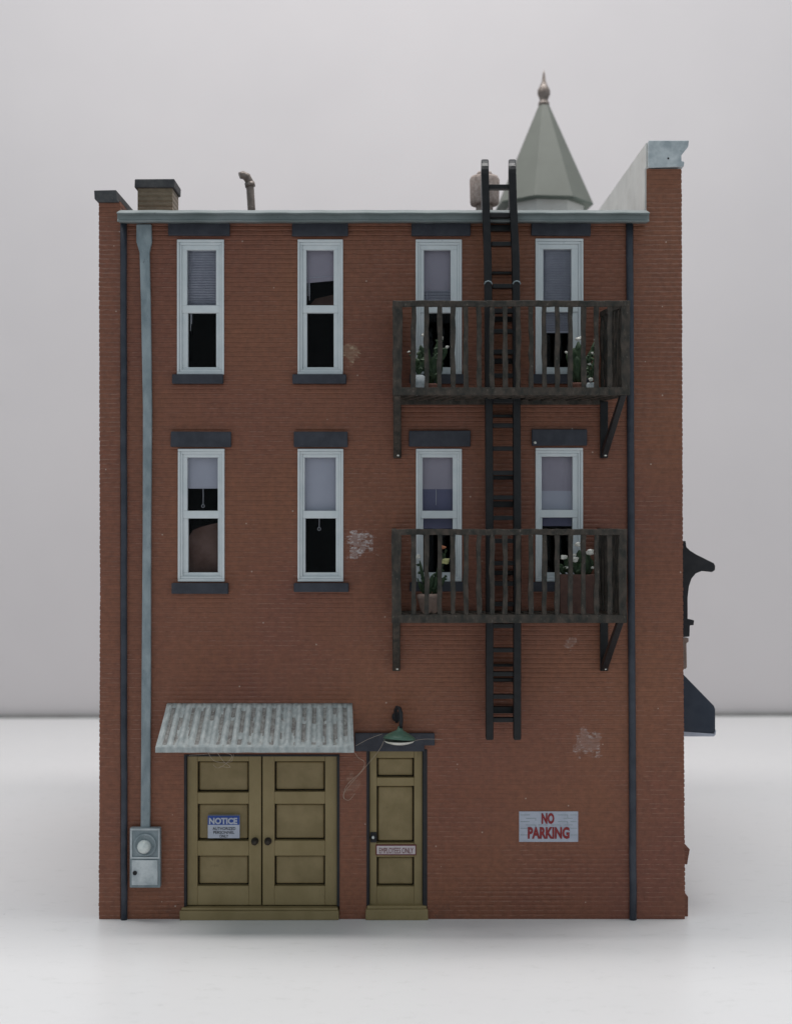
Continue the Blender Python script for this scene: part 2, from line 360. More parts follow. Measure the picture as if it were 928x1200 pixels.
t = MB()
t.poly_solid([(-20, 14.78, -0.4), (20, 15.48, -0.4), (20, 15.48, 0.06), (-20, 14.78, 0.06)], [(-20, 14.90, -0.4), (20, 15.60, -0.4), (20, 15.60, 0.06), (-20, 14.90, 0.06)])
struct(t.build('gap_shade_strip', 'seam', bevel=1))  # added grey strip, the gap's shadow behind the table put in as colour

# ------------------------------------------------------------------ the building
B = empty('brick_building', (0, 3.1, 0), 'three storey red brown brick model building with fire escape balconies and a green turret', 'model building')

WIN = [ # outer casing x0,x1,y0,y1
    (208, 263, 281, 439), (349, 402, 281, 439), (487, 541, 281, 439), (627, 683, 280, 439),
    (209, 263.5, 526, 681.5), (349, 402.5, 526, 681.5), (487.5, 541, 526, 681.5), (627, 682.5, 525, 681.5)]
DOORS = [(216, 398, 884, 1077), (429.5, 500.5, 878, 1077)]
holes = WIN+DOORS
def holed(x0, x1, y0, y1, holes, d0, d1):
    mb = MB(); bm = mb.bm
    xs = sorted({x0, x1, *[h[0] for h in holes], *[h[1] for h in holes]}); ys = sorted({y0, y1, *[h[2] for h in holes], *[min(h[3], y1) for h in holes]})
    cell = {}
    for i in range(len(xs)-1):
        for j in range(len(ys)-1):
            cx, cy = (xs[i]+xs[i+1])/2, (ys[j]+ys[j+1])/2
            cell[i, j] = not any(h[0] < cx < h[1] and h[2] < cy < h[3] for h in holes)
    vf = {}; vb = {}
    def V(dct, i, j, d):
        if (i, j) not in dct: dct[i, j] = bm.verts.new(Wd(xs[i], ys[j], d))
        return dct[i, j]
    for (i, j), on in cell.items():
        if not on: continue
        mb.face([V(vf, i, j, d1), V(vf, i, j+1, d1), V(vf, i+1, j+1, d1), V(vf, i+1, j, d1)])
        mb.face([V(vb, i, j, d0), V(vb, i+1, j, d0), V(vb, i+1, j+1, d0), V(vb, i, j+1, d0)])
        for (di, dj, a, b) in ((-1, 0, (i, j), (i, j+1)), (1, 0, (i+1, j), (i+1, j+1)), (0, -1, (i, j), (i+1, j)), (0, 1, (i, j+1), (i+1, j+1))):
            if not cell.get((i+di, j+dj), False):
                mb.face([V(vf, *a, d1), V(vf, *b, d1), V(vb, *b, d0), V(vb, *a, d0)])
    return mb
holed(141, 742, 254, 1077, holes, -22, 0).build('rear_wall', 'brick', B)

def serr(x0, y0, x1, y1, amp=0.8, step=5.45):
    n = int(abs(y1-y0)/step); out = []
    for i in range(n+1):
        u = i/n; x = lerp(x0, x1, u); y = lerp(y0, y1, u); a = random.uniform(0.3, 1)*amp
        out += [(x-a, y), (x-a, lerp(y0, y1, u+0.6/n)) , (x+a*0.4, lerp(y0, y1, min(1, u+0.72/n)))] if i < n else [(x, y)]
    return out
# left side wall
left = [(141.3, 1077), (141.3, 236), (116.5, 236)]+serr(116.5, 238, 118, 700)+serr(118, 700, 116.5, 1075)[1:]+[(116.5, 1077)]
MB().prism(left, -620, 1.0, 0).build('side_wall', 'brick', B)
cap = MB().prism([(110.5, 223), (136.5, 222.5), (137.5, 233), (140, 237), (115, 237), (111, 233)], -620, 3)
cap.build('parapet_coping', 'slate_dark', B, bevel=0.8)
# right side wall: brick end, pale plaster inner face above the roof; top rises gently toward the street
r_ = MB()
right = [(741.7, 1077), (741.7, 258), (757.5, 258), (757.5, 198), (797.5, 198)]+serr(797.8, 200, 799.5, 700, -0.8)+serr(799.5, 700, 802, 1072, -0.8)[1:]+[(802, 1077)]
r_.prism(right, -620, 1.0, 0)
r_.build('side_wall', 'brick', B)
r_ = MB()
def slab(xa, xb, ya, yb, da, db, rise=0.015):
    P = [Wd(xa, ya-(-da)*rise, da), Wd(xb, ya-(-da)*rise, da), Wd(xb, yb, da), Wd(xa, yb, da)]
    Q = [Wd(xa, ya-(-db)*rise, db), Wd(xb, ya-(-db)*rise, db), Wd(xb, yb, db), Wd(xa, yb, db)]
    return P, Q
r_.poly_solid(*slab(755.2, 757.3, 196.5, 262, -1.0, -618))
r_.poly_solid(*slab(757.4, 784, 166.5, 197.7, -4.2, -618))
r_.build('parapet_lining', 'plaster', B)
cn = MB()
prof = [(759.8, 164.5), (807, 164.5), (806, 172), (798, 182), (798.3, 188.5), (801.5, 189.5), (801, 195), (759.8, 196.5)]
cn.poly_solid([Wd(*R(x, y, 3), 3) for x, y in prof], [Wd(*R(x, y, 3), -4) for x, y in prof])
pr2 = [(784.2, 165.2)]+prof[1:7]+[(784.2, 196)]
cn.poly_solid([Wd(*R(x, y, 3), -4) for x, y in pr2], [Wd(R(x, y, 3)[0], R(x, y, 3)[1]-9, -620) for x, y in pr2])
cn.build('parapet_cornice', ['galv_light'], B, bevel=0.6)
MB().lathe(Wd(782, 186.5, 3.0), [(1.1, 0), (1.1, 0.5)], 10, axis='Y').build('cornice_rivet', 'dark', B)
# street side face and roof
holed(141.4, 741.6, 262, 1077, [], -620, -598).build('street_wall', 'brick', B)
MB().rbox(141.6, 755, 256, 264, -618, -0.5).build('roof', 'roof', B)
MB().rbox(141.6, 741.5, 472, 484, -597, -23).build('floor_slab', 'inside', B)
MB().rbox(141.6, 741.5, 740, 752, -597, -23).build('floor_slab', 'inside', B)
MB().rbox(141.6, 741.5, 265, 1076.5, -130, -122).build('inner_partition', 'inside', B)

# base mouldings and street-side projections seen past the right edge
pm = MB()
pm.prism([(798, 987), (801.5, 988.5), (808, 995.5), (806, 1006), (805, 1013), (798, 1013)], -600, -14)
pm.prism([(798, 1048), (803.5, 1048.5), (806, 1051), (805.8, 1077), (798, 1077)], -600, -10)
pm.build('base_moulding', 'brick', B, bevel=0.5)
br = MB()
br.prism([(797, 634), (803, 634), (804, 641), (808, 645), (815, 649.5), (836, 660), (837.6, 663), (837.4, 668), (834, 670.5), (822, 669.2),
          (815, 672), (810, 678), (807, 687), (805.4, 700), (805.5, 725.5), (813, 727), (812.4, 732.5), (808, 733), (807.6, 746), (797, 747)], -52, -40)
br.build('cornice_bracket', 'dark', B, bevel=0.5)
MB().prism([(797, 648), (812, 650), (834, 661), (834, 667), (812, 664), (797, 660)], -560, -52, ref=-52).build('storefront_cornice', 'dark', B)
MB().prism([(797, 748), (806.5, 748), (806.5, 752), (804, 754), (804.5, 782), (803, 784), (797, 784)], -50, -38).build('stone_corbel', 'pink_pot', B, bevel=0.4)
MB().prism([(797, 787), (801, 791), (836, 827), (837.6, 831), (837.6, 856), (836, 859.5), (797, 857)], -540, -40).build('street_awning', 'bay', B, bevel=0.5)
MB().prism([(797, 857.3), (836.5, 860), (837.8, 855), (838.6, 856), (838, 861), (836, 863), (797, 863)], -541, -39).build('awning_valance', 'sign_white', B)

# gutter
g = MB()
gp = [(0, 247.3), (6, 246.2), (22, 248.3), (25.5, 249), (25.5, 250.6), (21.5, 251.2), (21.8, 257.2), (23, 258.2), (21.5, 260), (18, 260.3), (4, 261.8), (0, 261.5)]
x0, x1 = R(137, 0, 25)[0], R(761, 0, 25)[0]
nseg = 60; rings = []
for i in range(nseg+1):
    x = lerp(x0, x1, i/nseg); wob = 0.35*math.sin(i*1.3)+random.uniform(-.2, .2)
    rings.append([g.bm.verts.new(Wd(x, R(0, y, d)[1]+wob*0.5, d)) for d, y in gp])
for a, b in zip(rings, rings[1:]):
    for k in range(len(gp)): g.face([a[k], a[(k+1) % len(gp)], b[(k+1) % len(gp)], b[k]])
g.face(rings[0]); g.face(rings[-1][::-1])
g.build('gutter', 'gutter', B, bevel=0.4)

# black corner pipes
def pipe(xa, xb, w, y0, y1):
    mb = MB(); n = 24
    mb.tube([Wd(lerp(xa, xb, i/n)+random.uniform(-.25, .25), lerp(y0, y1, i/n), 2.2) for i in range(n+1)], w/2, 10)
    return mb.build('drain_pipe', 'pipe', B)
pipe(145.8, 146.2, 7.6, 262, 1078); pipe(737, 741, 8.6, 262, 1078)

# conduit with leader head, meter box
c = MB()
L_ = [(159.8, 262.5), (160, 283), (163.6, 296), (165.5, 360), (167.5, 480), (167.3, 620), (166, 800), (165, 972)]
R_ = [(177.6, 262.5), (178, 283), (175.4, 296), (176.6, 360), (178.2, 480), (177, 620), (176.8, 800), (176, 972)]
c.prism(L_+R_[::-1], 0.2, 5.5)
c.build('conduit', 'galv', B, bevel=1.2, jitter=0.15)
mt = MB(); mt.box(152.3, 188, 970.5, 1040.5, 0.2, 9)
mo = mt.build('meter_box', 'galv', B, bevel=1.0)
fr_ = MB()
for a in ((153, 187.5, 971.3, 973.3), (153, 155, 973.3, 1004.5), (185.5, 187.5, 973.3, 1004.5), (153, 187.5, 1004.5, 1006.3)): fr_.box(*a, 9, 10.6)
fr_.build('meter_rim', 'galv_light', mo, bevel=0.4)
MB().box(154.6, 185, 1008, 1037.5, 9, 11).build('meter_cover', 'galv_light', mo, bevel=0.7)
MB().lathe(WA(158.5, 1023, 11), [(2.6, -1), (2.6, 0.8), (1.6, 1.0), (1.4, 0.2)], 12, axis='Y').build('latch', 'dark', mo)
MB().lathe(WA(170.6, 990, 9), [(13.2, 0), (13.2, 2.2), (11.6, 2.6), (10.8, 1.2), (0.01, 1.2)], 28, axis='Y', cap=False).build('meter_ring', 'galv', mo)
MB().lathe(WA(169.4, 992, 10), [(8, 0), (7.6, 4), (6, 7), (3.4, 8.4), (0.01, 8.8)], 20, axis='Y', cap=False).build('meter_dial', 'lens', mo)

# ------------------------------------------------------------------ windows
def window(i, shade, lintel, sill):
    x0, x1, y0, y1 = WIN[i]; W = x1-x0
    iL, iR = ((11.2, 9.8), (10, 11), (9.7, 13), (9.5, 13.5), (10.4, 8.3), (8, 9), (7.6, 10.5), (7.6, 11.5))[i]; px0, px1 = x0+iL, x1-iR; top = y0+11.5; r0, r1 = y0+76.5, y0+85.3; bot = y1-9
    if i >= 4: r0, r1 = y0+72.5, y0+81.5; top = y0+10; bot = y1-10.5
    f = MB()                                                # casing with raised outer rim
    for a in ((x0, x1, y0, y0+3), (x0, x1, y1-3, y1), (x0, x0+2.6, y0+3, y1-3), (x1-2.6, x1, y0+3, y1-3)): f.rbox(*a, -9, 2.6)
    for a in ((x0+2.6, x1-2.6, y0+3, y0+6), (x0+2.6, x1-2.6, y1-6, y1-3), (x0+2.6, x0+5.4, y0+6, y1-6), (x1-5.4, x1-2.6, y0+6, y1-6)): f.rbox(*a, -9, 0.6)
    wo = f.build('window', 'white', B, bevel=0.6, jitter=0.08); wo['org'] = list(wo['org'])
    s = MB()                                                # upper sash
    for a in ((x0+5.4, x1-5.4, y0+6, top), (x0+5.4, px0, top, r0), (px1, x1-5.4, top, r0), (x0+5.4, x1-5.4, r0, r1)): s.rbox(*a, -9, -1.2)
    s.build('upper_sash', 'white', wo, bevel=0.5)
    s = MB()
    for a in ((x0+5.4, x1-5.4, bot, y1-6), (x0+5.4, px0+0.8, r1, bot), (px1, x1-5.4, r1, bot)): s.rbox(*a, -9, -2.6)
    s.build('lower_sash', 'white', wo, bevel=0.5)
    MB().rbox(px0-1, px1+1, top-1, r0+1, -7, -6).build('upper_pane', 'glass', wo)
    MB().rbox(px0-1, px1+1, r1-1, bot+1, -7.2, -6.2).build('lower_pane', 'glass', wo)
    lx0, lx1, ly0, ly1 = lintel
    MB().rbox(lx0, lx1, ly0, ly1, 0.2, 5).build('lintel', 'slate', wo, bevel=0.9, jitter=0.3)
    sx0, sx1, sy0, sy1 = sill
    MB().rbox(sx0, sx1, sy0, sy1, 0.2, 7).build('sill', 'slate', wo, bevel=0.9, jitter=0.3)
    X0, X1 = px0-3, px1+3
    def cloth(ya, yb, mat, d=-11, tilt=0, name='roller_shade'):
        m_ = MB(); m_.prism([(X0, ya), (X1, ya), (X1, yb-tilt), (X0, yb)], d-0.7, d, 0, 0); return m_.build(name, mat, wo)
    def slats(ya, yb, pitch=3.0, mat='slat'):
        m_ = MB(); y = ya
        while y < yb:
            P = [Wd(X0, y, -10), Wd(X1, y, -10), Wd(X1, y+2.1, -11.8), Wd(X0, y+2.1, -11.8)]
            m_.poly_solid(P, [p+Vector((0, 0, -0.004)) for p in P]); y += pitch
        m_.rbox(X0, X1, yb, yb+2, -12, -10)
        m_.tube([Wd(px0+3.5, ya, -9.5), Wd(px0+3.6, yb, -9.5)], 0.35, 5)
        return m_.build('venetian_blind', mat, wo)
    def pull(x, ya, yb, ring=True):
        m_ = MB(); m_.tube([Wd(x, ya, -9), Wd(x+.2, (ya+yb)/2, -9), Wd(x, yb, -9)], 0.45, 6)
        if ring: m_.tube([Wd(x+1.7*math.sin(a*.524), yb+1.9-1.7*math.cos(a*.524), -9) for a in range(13)], 0.4, 5, cap=False)
        m_.build('pull_cord', 'cord', wo)
    shade(cloth, slats, pull, px0, px1, top, r0, r1, bot, wo)
def s0(cloth, slats, pull, a, b, t, r0, r1, bo, wo): slats(t-1, r0+5); pull(a+3, r1-2, r1+20, False); pull(a+4.2, r1-2, r1+12, False)
def s1(cloth, slats, pull, a, b, t, r0, r1, bo, wo):
    cloth(t-2, t+37.5, 'shade_warm', tilt=3.5)
    MB().prism([(a-3, t+31.5), (b+3, t+28.5), (b+3, t+29.1), (a-3, t+32.3)], -10.9, -10.2, 0, 0).build('shade_hem', 'slat', wo)
    pull(a+3.2, t+37, t+58, False); pull(a+1.8, t+37, t+53, False)
    MB().prism([(a+2, t+58), (a+8, t+51), (b+2, t+45), (b+2, t+60), (a+2, t+62)], -40, -39, 0, 0).build('reflection_card', 'card', wo)  # added card, faint brown reflection put in as a coloured sheet
def s2(cloth, slats, pull, a, b, t, r0, r1, bo, wo):
    cloth(t-2, t+46, 'shade_warm'); slats(t+46, r0-1, 3.2); pull(a+3, r0-3, r1+2, False)
def s3(cloth, slats, pull, a, b, t, r0, r1, bo, wo): slats(t-1, r0+30, 2.9)
def s4(cloth, slats, pull, a, b, t, r0, r1, bo, wo):
    cloth(t-2, t+36.3, 'shade'); pull(a+17.5, t+36, t+55)
    pts = [(a-2, bo+2), (a-2, r1+24), (a+4, r1+14), (a+14, r1+10), (a+26, r1+7), (b+3, r1+4), (b+3, bo+2)]
    MB().prism(pts, -20, -18, 0, 0).build('reflection_card', 'card', wo)  # added brown card, stands in for the reflection in the lower pane
def s5(cloth, slats, pull, a, b, t, r0, r1, bo, wo): cloth(t-2, r0+4, 'shade'); pull(a+16.5, r1-3, r1+10.5)
def s6(cloth, slats, pull, a, b, t, r0, r1, bo, wo):
    cloth(t-2, t+37, 'shade_warm'); cloth(t+36.5, r1+12, 'shade_blue', -11.8); pull(a+16, t+37, t+56, False)
def s7(cloth, slats, pull, a, b, t, r0, r1, bo, wo): cloth(t-2, t+40, 'shade_warm'); cloth(t+39, r1+10, 'shade_blue', -11.8); cloth(t+36, r0+2, 'shade', -11.4)
LS = [((198, 270, 262.5, 277), (203, 262.5, 439.3, 450)), ((342.5, 408, 262.5, 277.5), (343.5, 406, 439.3, 450)),
      ((482, 551, 262.5, 277), (480, 548, 439.3, 450)), ((622, 691.5, 262.5, 277), (620, 690, 439.3, 450)),
      ((201, 271.5, 506, 524), (202.5, 268.5, 683, 695.5)), ((344.5, 407.5, 506, 524), (345, 409, 683, 693.5)),
      ((479, 551, 505, 523.5), (480, 548, 682, 693)), ((622.5, 687, 503.5, 522.5), (620, 690, 682, 693))]
for i, sh in enumerate((s0, s1, s2, s3, s4, s5, s6, s7)): window(i, sh, *LS[i])
MB().blob(Wd(626, 519, 5), 1.6, jit=0.3).build('paint_chip', 'white_petal', B)

# ------------------------------------------------------------------ doors
fr2 = MB()
for a in ((216, 219, 884, 1062), (395, 398, 884, 1062), (219, 395, 884, 886.5)): fr2.rbox(*a, -20, 0.8)
fr2.rbox(216, 398, 884, 1077, -22, -19)
fr2.build('door_frame', 'dark', B, bevel=0.4)
def leaf_(x0, x1, y0, y1, panels, name='door'):
    """stiles and rails round recessed, raised-and-fielded panels"""
    xs = (panels[0][0], panels[0][1]); m_ = MB()
    m_.rbox(x0, xs[0], y0, y1, -14, -4); m_.rbox(xs[1], x1, y0, y1, -14, -4)
    ys = [y0]+[v for p_ in panels for v in p_[2:]]+[y1]
    for k in range(0, len(ys), 2): m_.rbox(xs[0], xs[1], ys[k], ys[k+1], -14, -4)
    o = m_.build(name, 'olive', B, bevel=0.7)
    for (a, b, c_, d_) in panels:
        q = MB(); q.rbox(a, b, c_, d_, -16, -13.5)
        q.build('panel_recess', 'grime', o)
        q = MB(); q.rbox(a+1.5, b-1.5, c_+1.3, d_-1.6, -13.5, -8.5)
        q.build('door_panel', 'olive_panel', o, bevel=1.6)
    return o
d1 = leaf_(219, 305.8, 886.5, 1062, [(231, 291.3, 893, 929.5), (231, 291.3, 943, 986.5), (231, 291.3, 1004, 1039.5)])
d2 = leaf_(307.4, 395, 886.5, 1062, [(321.4, 380.8, 893, 928.5), (321.4, 380.8, 943, 986), (321.4, 380.8, 1004, 1039.5)])
for (x, d_) in ((298.6, d1), (314, d2)):
    MB().lathe(Wd(x, 986.5, -4), [(4.3, 0), (4.3, 1.2), (1.6, 1.6), (1.6, 4), (3.4, 5), (3.6, 7), (2.2, 8.4), (0.01, 8.6)], 16, axis='Y', cap=False).build('door_knob', 'grime', d_)
d3 = leaf_(433, 495, 880, 1062, [(441.3, 485.3, 889, 912), (441.3, 485.3, 922, 989), (441.3, 485.3, 1005.5, 1040)])
fr3 = MB()
for a in ((429.5, 432.6, 878, 1062), (495.4, 500.5, 878, 1062), (432.6, 495.4, 878, 880)): fr3.rbox(*a, -20, 0.8)
fr3.rbox(429.5, 500.5, 878, 1077, -22, -19)
fr3.build('door_frame', 'dark', B, bevel=0.4)
kb = MB()
kb.lathe(Wd(437.6, 982, -4), [(4.2, 0), (4.2, 2.2), (2.2, 2.6), (2.2, 5), (0.01, 5.1)], 14, axis='Y', cap=False)
kb.rbox(434, 441.2, 976, 988, -4.2, -2.4)
ko = kb.build('lock_plate', 'dark', d3, bevel=0.4)
MB().blob(Wd(437.2, 981, 1.5), 2.0, sx=.8, jit=0.1).build('door_knob', 'lens', d3)
for (a, b, c_, d_) in ((211.5, 397.5, 1064.5, 1078), (428.5, 501.5, 1062.5, 1078)):
    q = MB(); q.rbox(a, b, c_+2, 1077, -18, 5); q.rbox(a+1.5, b-1.5, c_-1.5, c_+2.0, -18, 3.4)
    q.build('door_step', 'olive', B, bevel=1.0, jitter=0.3)
q = MB(); q.rbox(416, 509, 858.5, 873, 0.2, 5); q.rbox(416, 497, 868, 880, 0.2, 4.4)
q.build('door_lintel', 'slate', B, bevel=0.8, jitter=0.3)

# notices
s = MB(); s.rbox(243.4, 280.5, 956.6, 983, -8.6, -2.9, 0); s.rbox(243.4, 280.5, 956.6, 967.2, -2.9, -2.6, 1)
s.text('NOTICE', 245.3, 278.4, 958.2, 965.8, -2.6, 0, bold=0.045)
s.text('AUTHORIZED', 249.6, 276.2, 969.2, 972.6, -2.9, 2, bold=0.008); s.text('PERSONNEL', 250.4, 275, 973.7, 977.1, -2.9, 2, bold=0.008); s.text('ONLY', 257.5, 267.8, 978.2, 981.6, -2.9, 2, bold=0.008)
s.build('notice_sign', ['sign_white', 'sign_blue', 'ink_black'], d1)
s = MB(); s.rbox(440.4, 487.6, 990.6, 1002.8, -4.2, -2.6, 1); s.rbox(441.6, 486.6, 991.8, 1001.6, -2.6, -2.3, 0)
s.text('EMPLOYEES ONLY', 444.4, 484.2, 993.4, 1000, -2.3, 1, bold=0.0)
s.build('employees_only_sign', ['sign_pink', 'ink_maroon'], d3)
s = MB(); s.rbox(608, 677, 950.8, 986.4, 0.05, 0.7, 0)
mort = 3                                                    # faint brick courses through the painted sign
yy = 954.5; k = 0
while yy < 984:
    for j in range(5):
        xa = 609.5+j*14.6+(k % 2)*6.5; xb = min(xa+11, 676)
        if xa < 674 and not (627 < (xa+xb)/2 < 653 and yy < 966) and not (618 < (xa+xb)/2 < 667 and yy > 967):
            s.rbox(xa, xb, yy, yy+0.7, 0.7, 0.85, 1)
            if (j+k) % 2: s.rbox(xb, xb+0.7, yy, yy+3.4, 0.7, 0.85, 1)
    yy += 3.9; k += 1
s.text('NO', 634.2, 649.2, 952.6, 965.6, 0.9, 2, bold=0.05); s.text('PARKING', 618.2, 667, 969, 983, 0.9, 2, bold=0.045)
s.build('no_parking_sign', ['sign_white', 'galv', 'ink_red'], B)

# gooseneck lamp
lm = MB()
pts = [(465, 846, 1), (464, 838, 5), (463.5, 832, 11), (465, 829, 17), (468, 830, 23), (470, 836, 27), (470, 846, 28), (469.5, 853, 28)]
lm.tube([WA(*p_) for p_ in pts], 2.2, 8); lm.lathe(WA(465, 840, 1), [(6, 0), (5.4, 2.5), (2, 3.4)], 14, axis='Y')
lo = lm.build('wall_lamp', 'dark', B)
sh = MB(); cc = WA(468, 864.5, 28)
sh.lathe(cc, [(18.6, -1.6), (18.9, -0.4), (16, 2.2), (10.5, 5.4), (5, 8), (3.2, 9.6), (2.6, 13)], 24, cap=True)
shb = sh.build('lamp_shade', 'green', lo)
MB().lathe(cc+Vector((0, 0, -0.026)), [(18.4, 0), (16, -2.4), (9, -4.6), (0.01, -5.4)], 20, cap=False).build('lamp_diffuser', 'white_petal', lo)
for o_ in (shb,): o_.rotation_euler = (math.radians(-6), math.radians(4), 0)

# ------------------------------------------------------------------ corrugated awning
aw = MB(); nx, nv = 228, 14; grid = []
for thick in (0, 2.6):
    layer = []
    for j in range(nv+1):
        v = j/nv; row = []
        for i in range(nx+1):
            u = i/nx
            xl = lerp(196, R(182.3, 0, 62)[0], v); xr = lerp(413, R(415, 0, 62)[0], v); x = lerp(xl, xr, u)
            y = lerp(824, R(0, 876, 62)[1], v**0.92); d = lerp(0.6, 62, v)
            win = max(0, min(1, v/0.06)) * max(0, min(1, (0.945-v)/0.05))
            edge = max(0, min(1, u/0.03))*max(0, min(1, (1-u)/0.02))
            ph = u*18.5*2*math.pi
            wv = math.sin(ph); wv = math.copysign(abs(wv)**0.6, wv)
            h = 2.0*wv*win*edge*(1+0.25*noise.noise(Vector((u*9, v*5, 0))))+0.5*noise.noise(Vector((u*14, v*6, 3)))
            tn = thick if j < nv else thick*2.2
            row.append(aw.bm.verts.new(Wd(x, y-h*0.75+tn, d+h*0.75)))
        layer.append(row)
    grid.append(layer)
T_, U_ = grid
for j in range(nv):
    for i in range(nx):
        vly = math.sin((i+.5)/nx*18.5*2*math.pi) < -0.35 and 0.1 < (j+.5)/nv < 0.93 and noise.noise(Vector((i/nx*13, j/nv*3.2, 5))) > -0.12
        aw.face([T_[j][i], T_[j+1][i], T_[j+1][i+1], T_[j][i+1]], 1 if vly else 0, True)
        aw.face([U_[j][i], U_[j][i+1], U_[j+1][i+1], U_[j+1][i]], 0, True)
for i in range(nx):
    aw.face([T_[nv][i], U_[nv][i], U_[nv][i+1], T_[nv][i+1]]); aw.face([T_[0][i], T_[0][i+1], U_[0][i+1], U_[0][i]])
for j in range(nv):
    aw.face([T_[j][0], U_[j][0], U_[j+1][0], T_[j+1][0]]); aw.face([T_[j][nx], T_[j+1][nx], U_[j+1][nx], U_[j][nx]])
ao = aw.build('loading_door_awning', ['awning', 'awning_rust'], B)
for xx in (203, 404):
    MB().poly_solid([Wd(xx, 846, 0.5), Wd(xx, 864, 44), Wd(xx, 867, 44), Wd(xx, 878, 0.5)], [Wd(xx+4, 846, 0.5), Wd(xx+4, 864, 44), Wd(xx+4, 867, 44), Wd(xx+4, 878, 0.5)]).build('awning_bracket', 'dark', ao)

# ------------------------------------------------------------------ balconies
def balcony(yt, yb0, yb1, ybf, xl, xr, low):
    """yt rail top, yb0/yb1 bottom bar top and bottom (apparent at the front), ybf bracket foot"""
    F = 78; _, ty = R(0, yt, F); _, b0 = R(0, yb0, F); _, b1 = R(0, yb1, F)
    X0, X1 = R(xl, 0, F)[0], R(xr, 0, F)[0]
    m_ = MB()
    m_.rbox(X0, X1, b0, b1, F-4, F); m_.rbox(X0, X0+5, b0, b1, 1, F-4)
    XS = lambda d: X1-17*(1-d/F)                            # right side splays in toward the wall
    m_.poly_solid([Wd(XS(1)-5, b0, 1), Wd(XS(1)-5, b1, 1), Wd(XS(F-4)-5, b1, F-4), Wd(XS(F-4)-5, b0, F-4)], [Wd(XS(1), b0, 1), Wd(XS(1), b1, 1), Wd(XS(F-4), b1, F-4), Wd(XS(F-4), b0, F-4)])
    m_.rbox(X0+5, XS(1)-5, b0+1, b1+(4.2 if low else 0.5), 1, 5)
    dm = b1-2.2 if low else b0+0.8                                             # deck of diagonal boards
    x = X0-60
    while x < X1:
        lo_, hi_ = 6.0, F-4.0
        # board centre line from (x, lo) to (x+52, hi), clipped to the frame
        def cl(xa, da, xb, db):
            if xa < X0+5: t_ = (X0+5-xa)/(xb-xa); xa, da = X0+5, da+(db-da)*t_
            if xb > X1-5: t_ = (X1-5-xa)/(xb-xa); xb, db = X1-5, da+(db-da)*t_
            return xa, da, xb, db
        if x > X0-12 and x < X1-32:
            xa, da, xb, db = cl(x, lo_, x+24, hi_)
            wv = 5.0
            P = [Wd(xa, dm, da), Wd(min(xa+wv, X1-5), dm, da), Wd(min(xb+wv, X1-5), dm, db), Wd(xb, dm, db)]
            m_.poly_solid(P, [p_+Vector((0, 0, -(2.4 if low else 5)/100)) for p_ in P])
        x += 14.5
    o = m_.build('balcony', 'wood', B, bevel=0.5, jitter=0.15)
    h = MB(); n = 40
    def bar(pa, pb, hw, hh, seg):
        rings = []
        for i in range(seg+1):
            c_ = pa.lerp(pb, i/seg); j = Vector((0, random.uniform(-.3, .3)/100, random.uniform(-.45, .45)/100))
            ax = (pb-pa).normalized(); sd = ax.cross(Vector((0, 0, 1))).normalized()*hw/100; up = Vector((0, 0, hh/100))
            rings.append([h.bm.verts.new(c_+j+a*sd+b*up) for a, b in ((-1, -1), (1, -1), (1, 1), (-1, 1))])
        for a, b in zip(rings, rings[1:]):
            for k in range(4): h.face([a[k], a[(k+1) % 4], b[(k+1) % 4], b[k]])
        h.face(rings[0][::-1]); h.face(rings[-1])
    bar(Wd(X0, ty+3.3, F-2.5), Wd(X1, ty+3.3, F-2.5), 2.5, 3.3, 44)
    bar(Wd(X0+2.5, ty+3.3, 1), Wd(X0+2.5, ty+3.3, F-5), 2.4, 3.2, 10); bar(Wd(XS(1)-2.5, ty+3.3, 1), Wd(XS(F-5)-2.5, ty+3.3, F-5), 2.4, 3.2, 10)
    h.build('handrail', 'wood', o, bevel=0.6)
    def post(x, d, wx, wd, name='baluster'):
        p_ = MB(); k = 7; rings = []
        for i in range(k+1):
            y = lerp(ty+6.4, b0+0.1, i/k); jx = random.uniform(-.6, .6); jw = random.uniform(-.4, .45)
            rings.append([p_.bm.verts.new(Wd(x+jx+a*(wx/2+jw), y, d+b*wd/2)) for a, b in ((-1, -1), (1, -1), (1, 1), (-1, 1))])
        for a, b in zip(rings, rings[1:]):
            for q_ in range(4): p_.face([a[q_], a[(q_+1) % 4], b[(q_+1) % 4], b[q_]])
        p_.face(rings[0][::-1]); p_.face(rings[-1]); p_.build(name, 'wood', o, bevel=0.5)
    post(X0+5.4, F-2.6, 10.4, 5, 'corner_post'); post(X1-4.8, F-2.6, 9, 5, 'corner_post')
    for k in range(16): post(R(484.6+k*15.32, 0, F)[0], F-2.6, 5.3, 3.6)
    for d in (4, 14, 24, 34, 44, 54, 64): post(X0+2.6, d, 3.6, 5.2); post(XS(d)-2.6, d, 3.8, 6.6)
    fx = R(0, ybf, 0)[1]
    for X, TX in ((X0+5.2, X0+5.2), (707, X1-7)):
        q = MB()
        q.rbox(X-4.6, X+4.6, b1+0.2, ybf, 0.3, 4.5)         # upright on the wall
        q.poly_solid([Wd(X-3.6, ybf-10, 4.5), Wd(TX-3.6, b1+0.2, F-12), Wd(TX-3.6, b1+0.2, F-1), Wd(X-3.6, ybf, 4.5)],
                     [Wd(X+3.6, ybf-10, 4.5), Wd(TX+3.6, b1+0.2, F-12), Wd(TX+3.6, b1+0.2, F-1), Wd(X+3.6, ybf, 4.5)])
        ob = q.build('bracket', 'wood' if X < 500 else 'iron', o, bevel=0.6, jitter=0.2)
        MB().blob(Wd(X+1, ybf-3.5, 7), 1.7, jit=0.2).build('bracket_bolt', 'white_petal', ob)
    return o
balcony(352, 454, 463, 537, 460, 738, True)
balcony(620, 720.5, 730, 786, 459, 734.5, False)

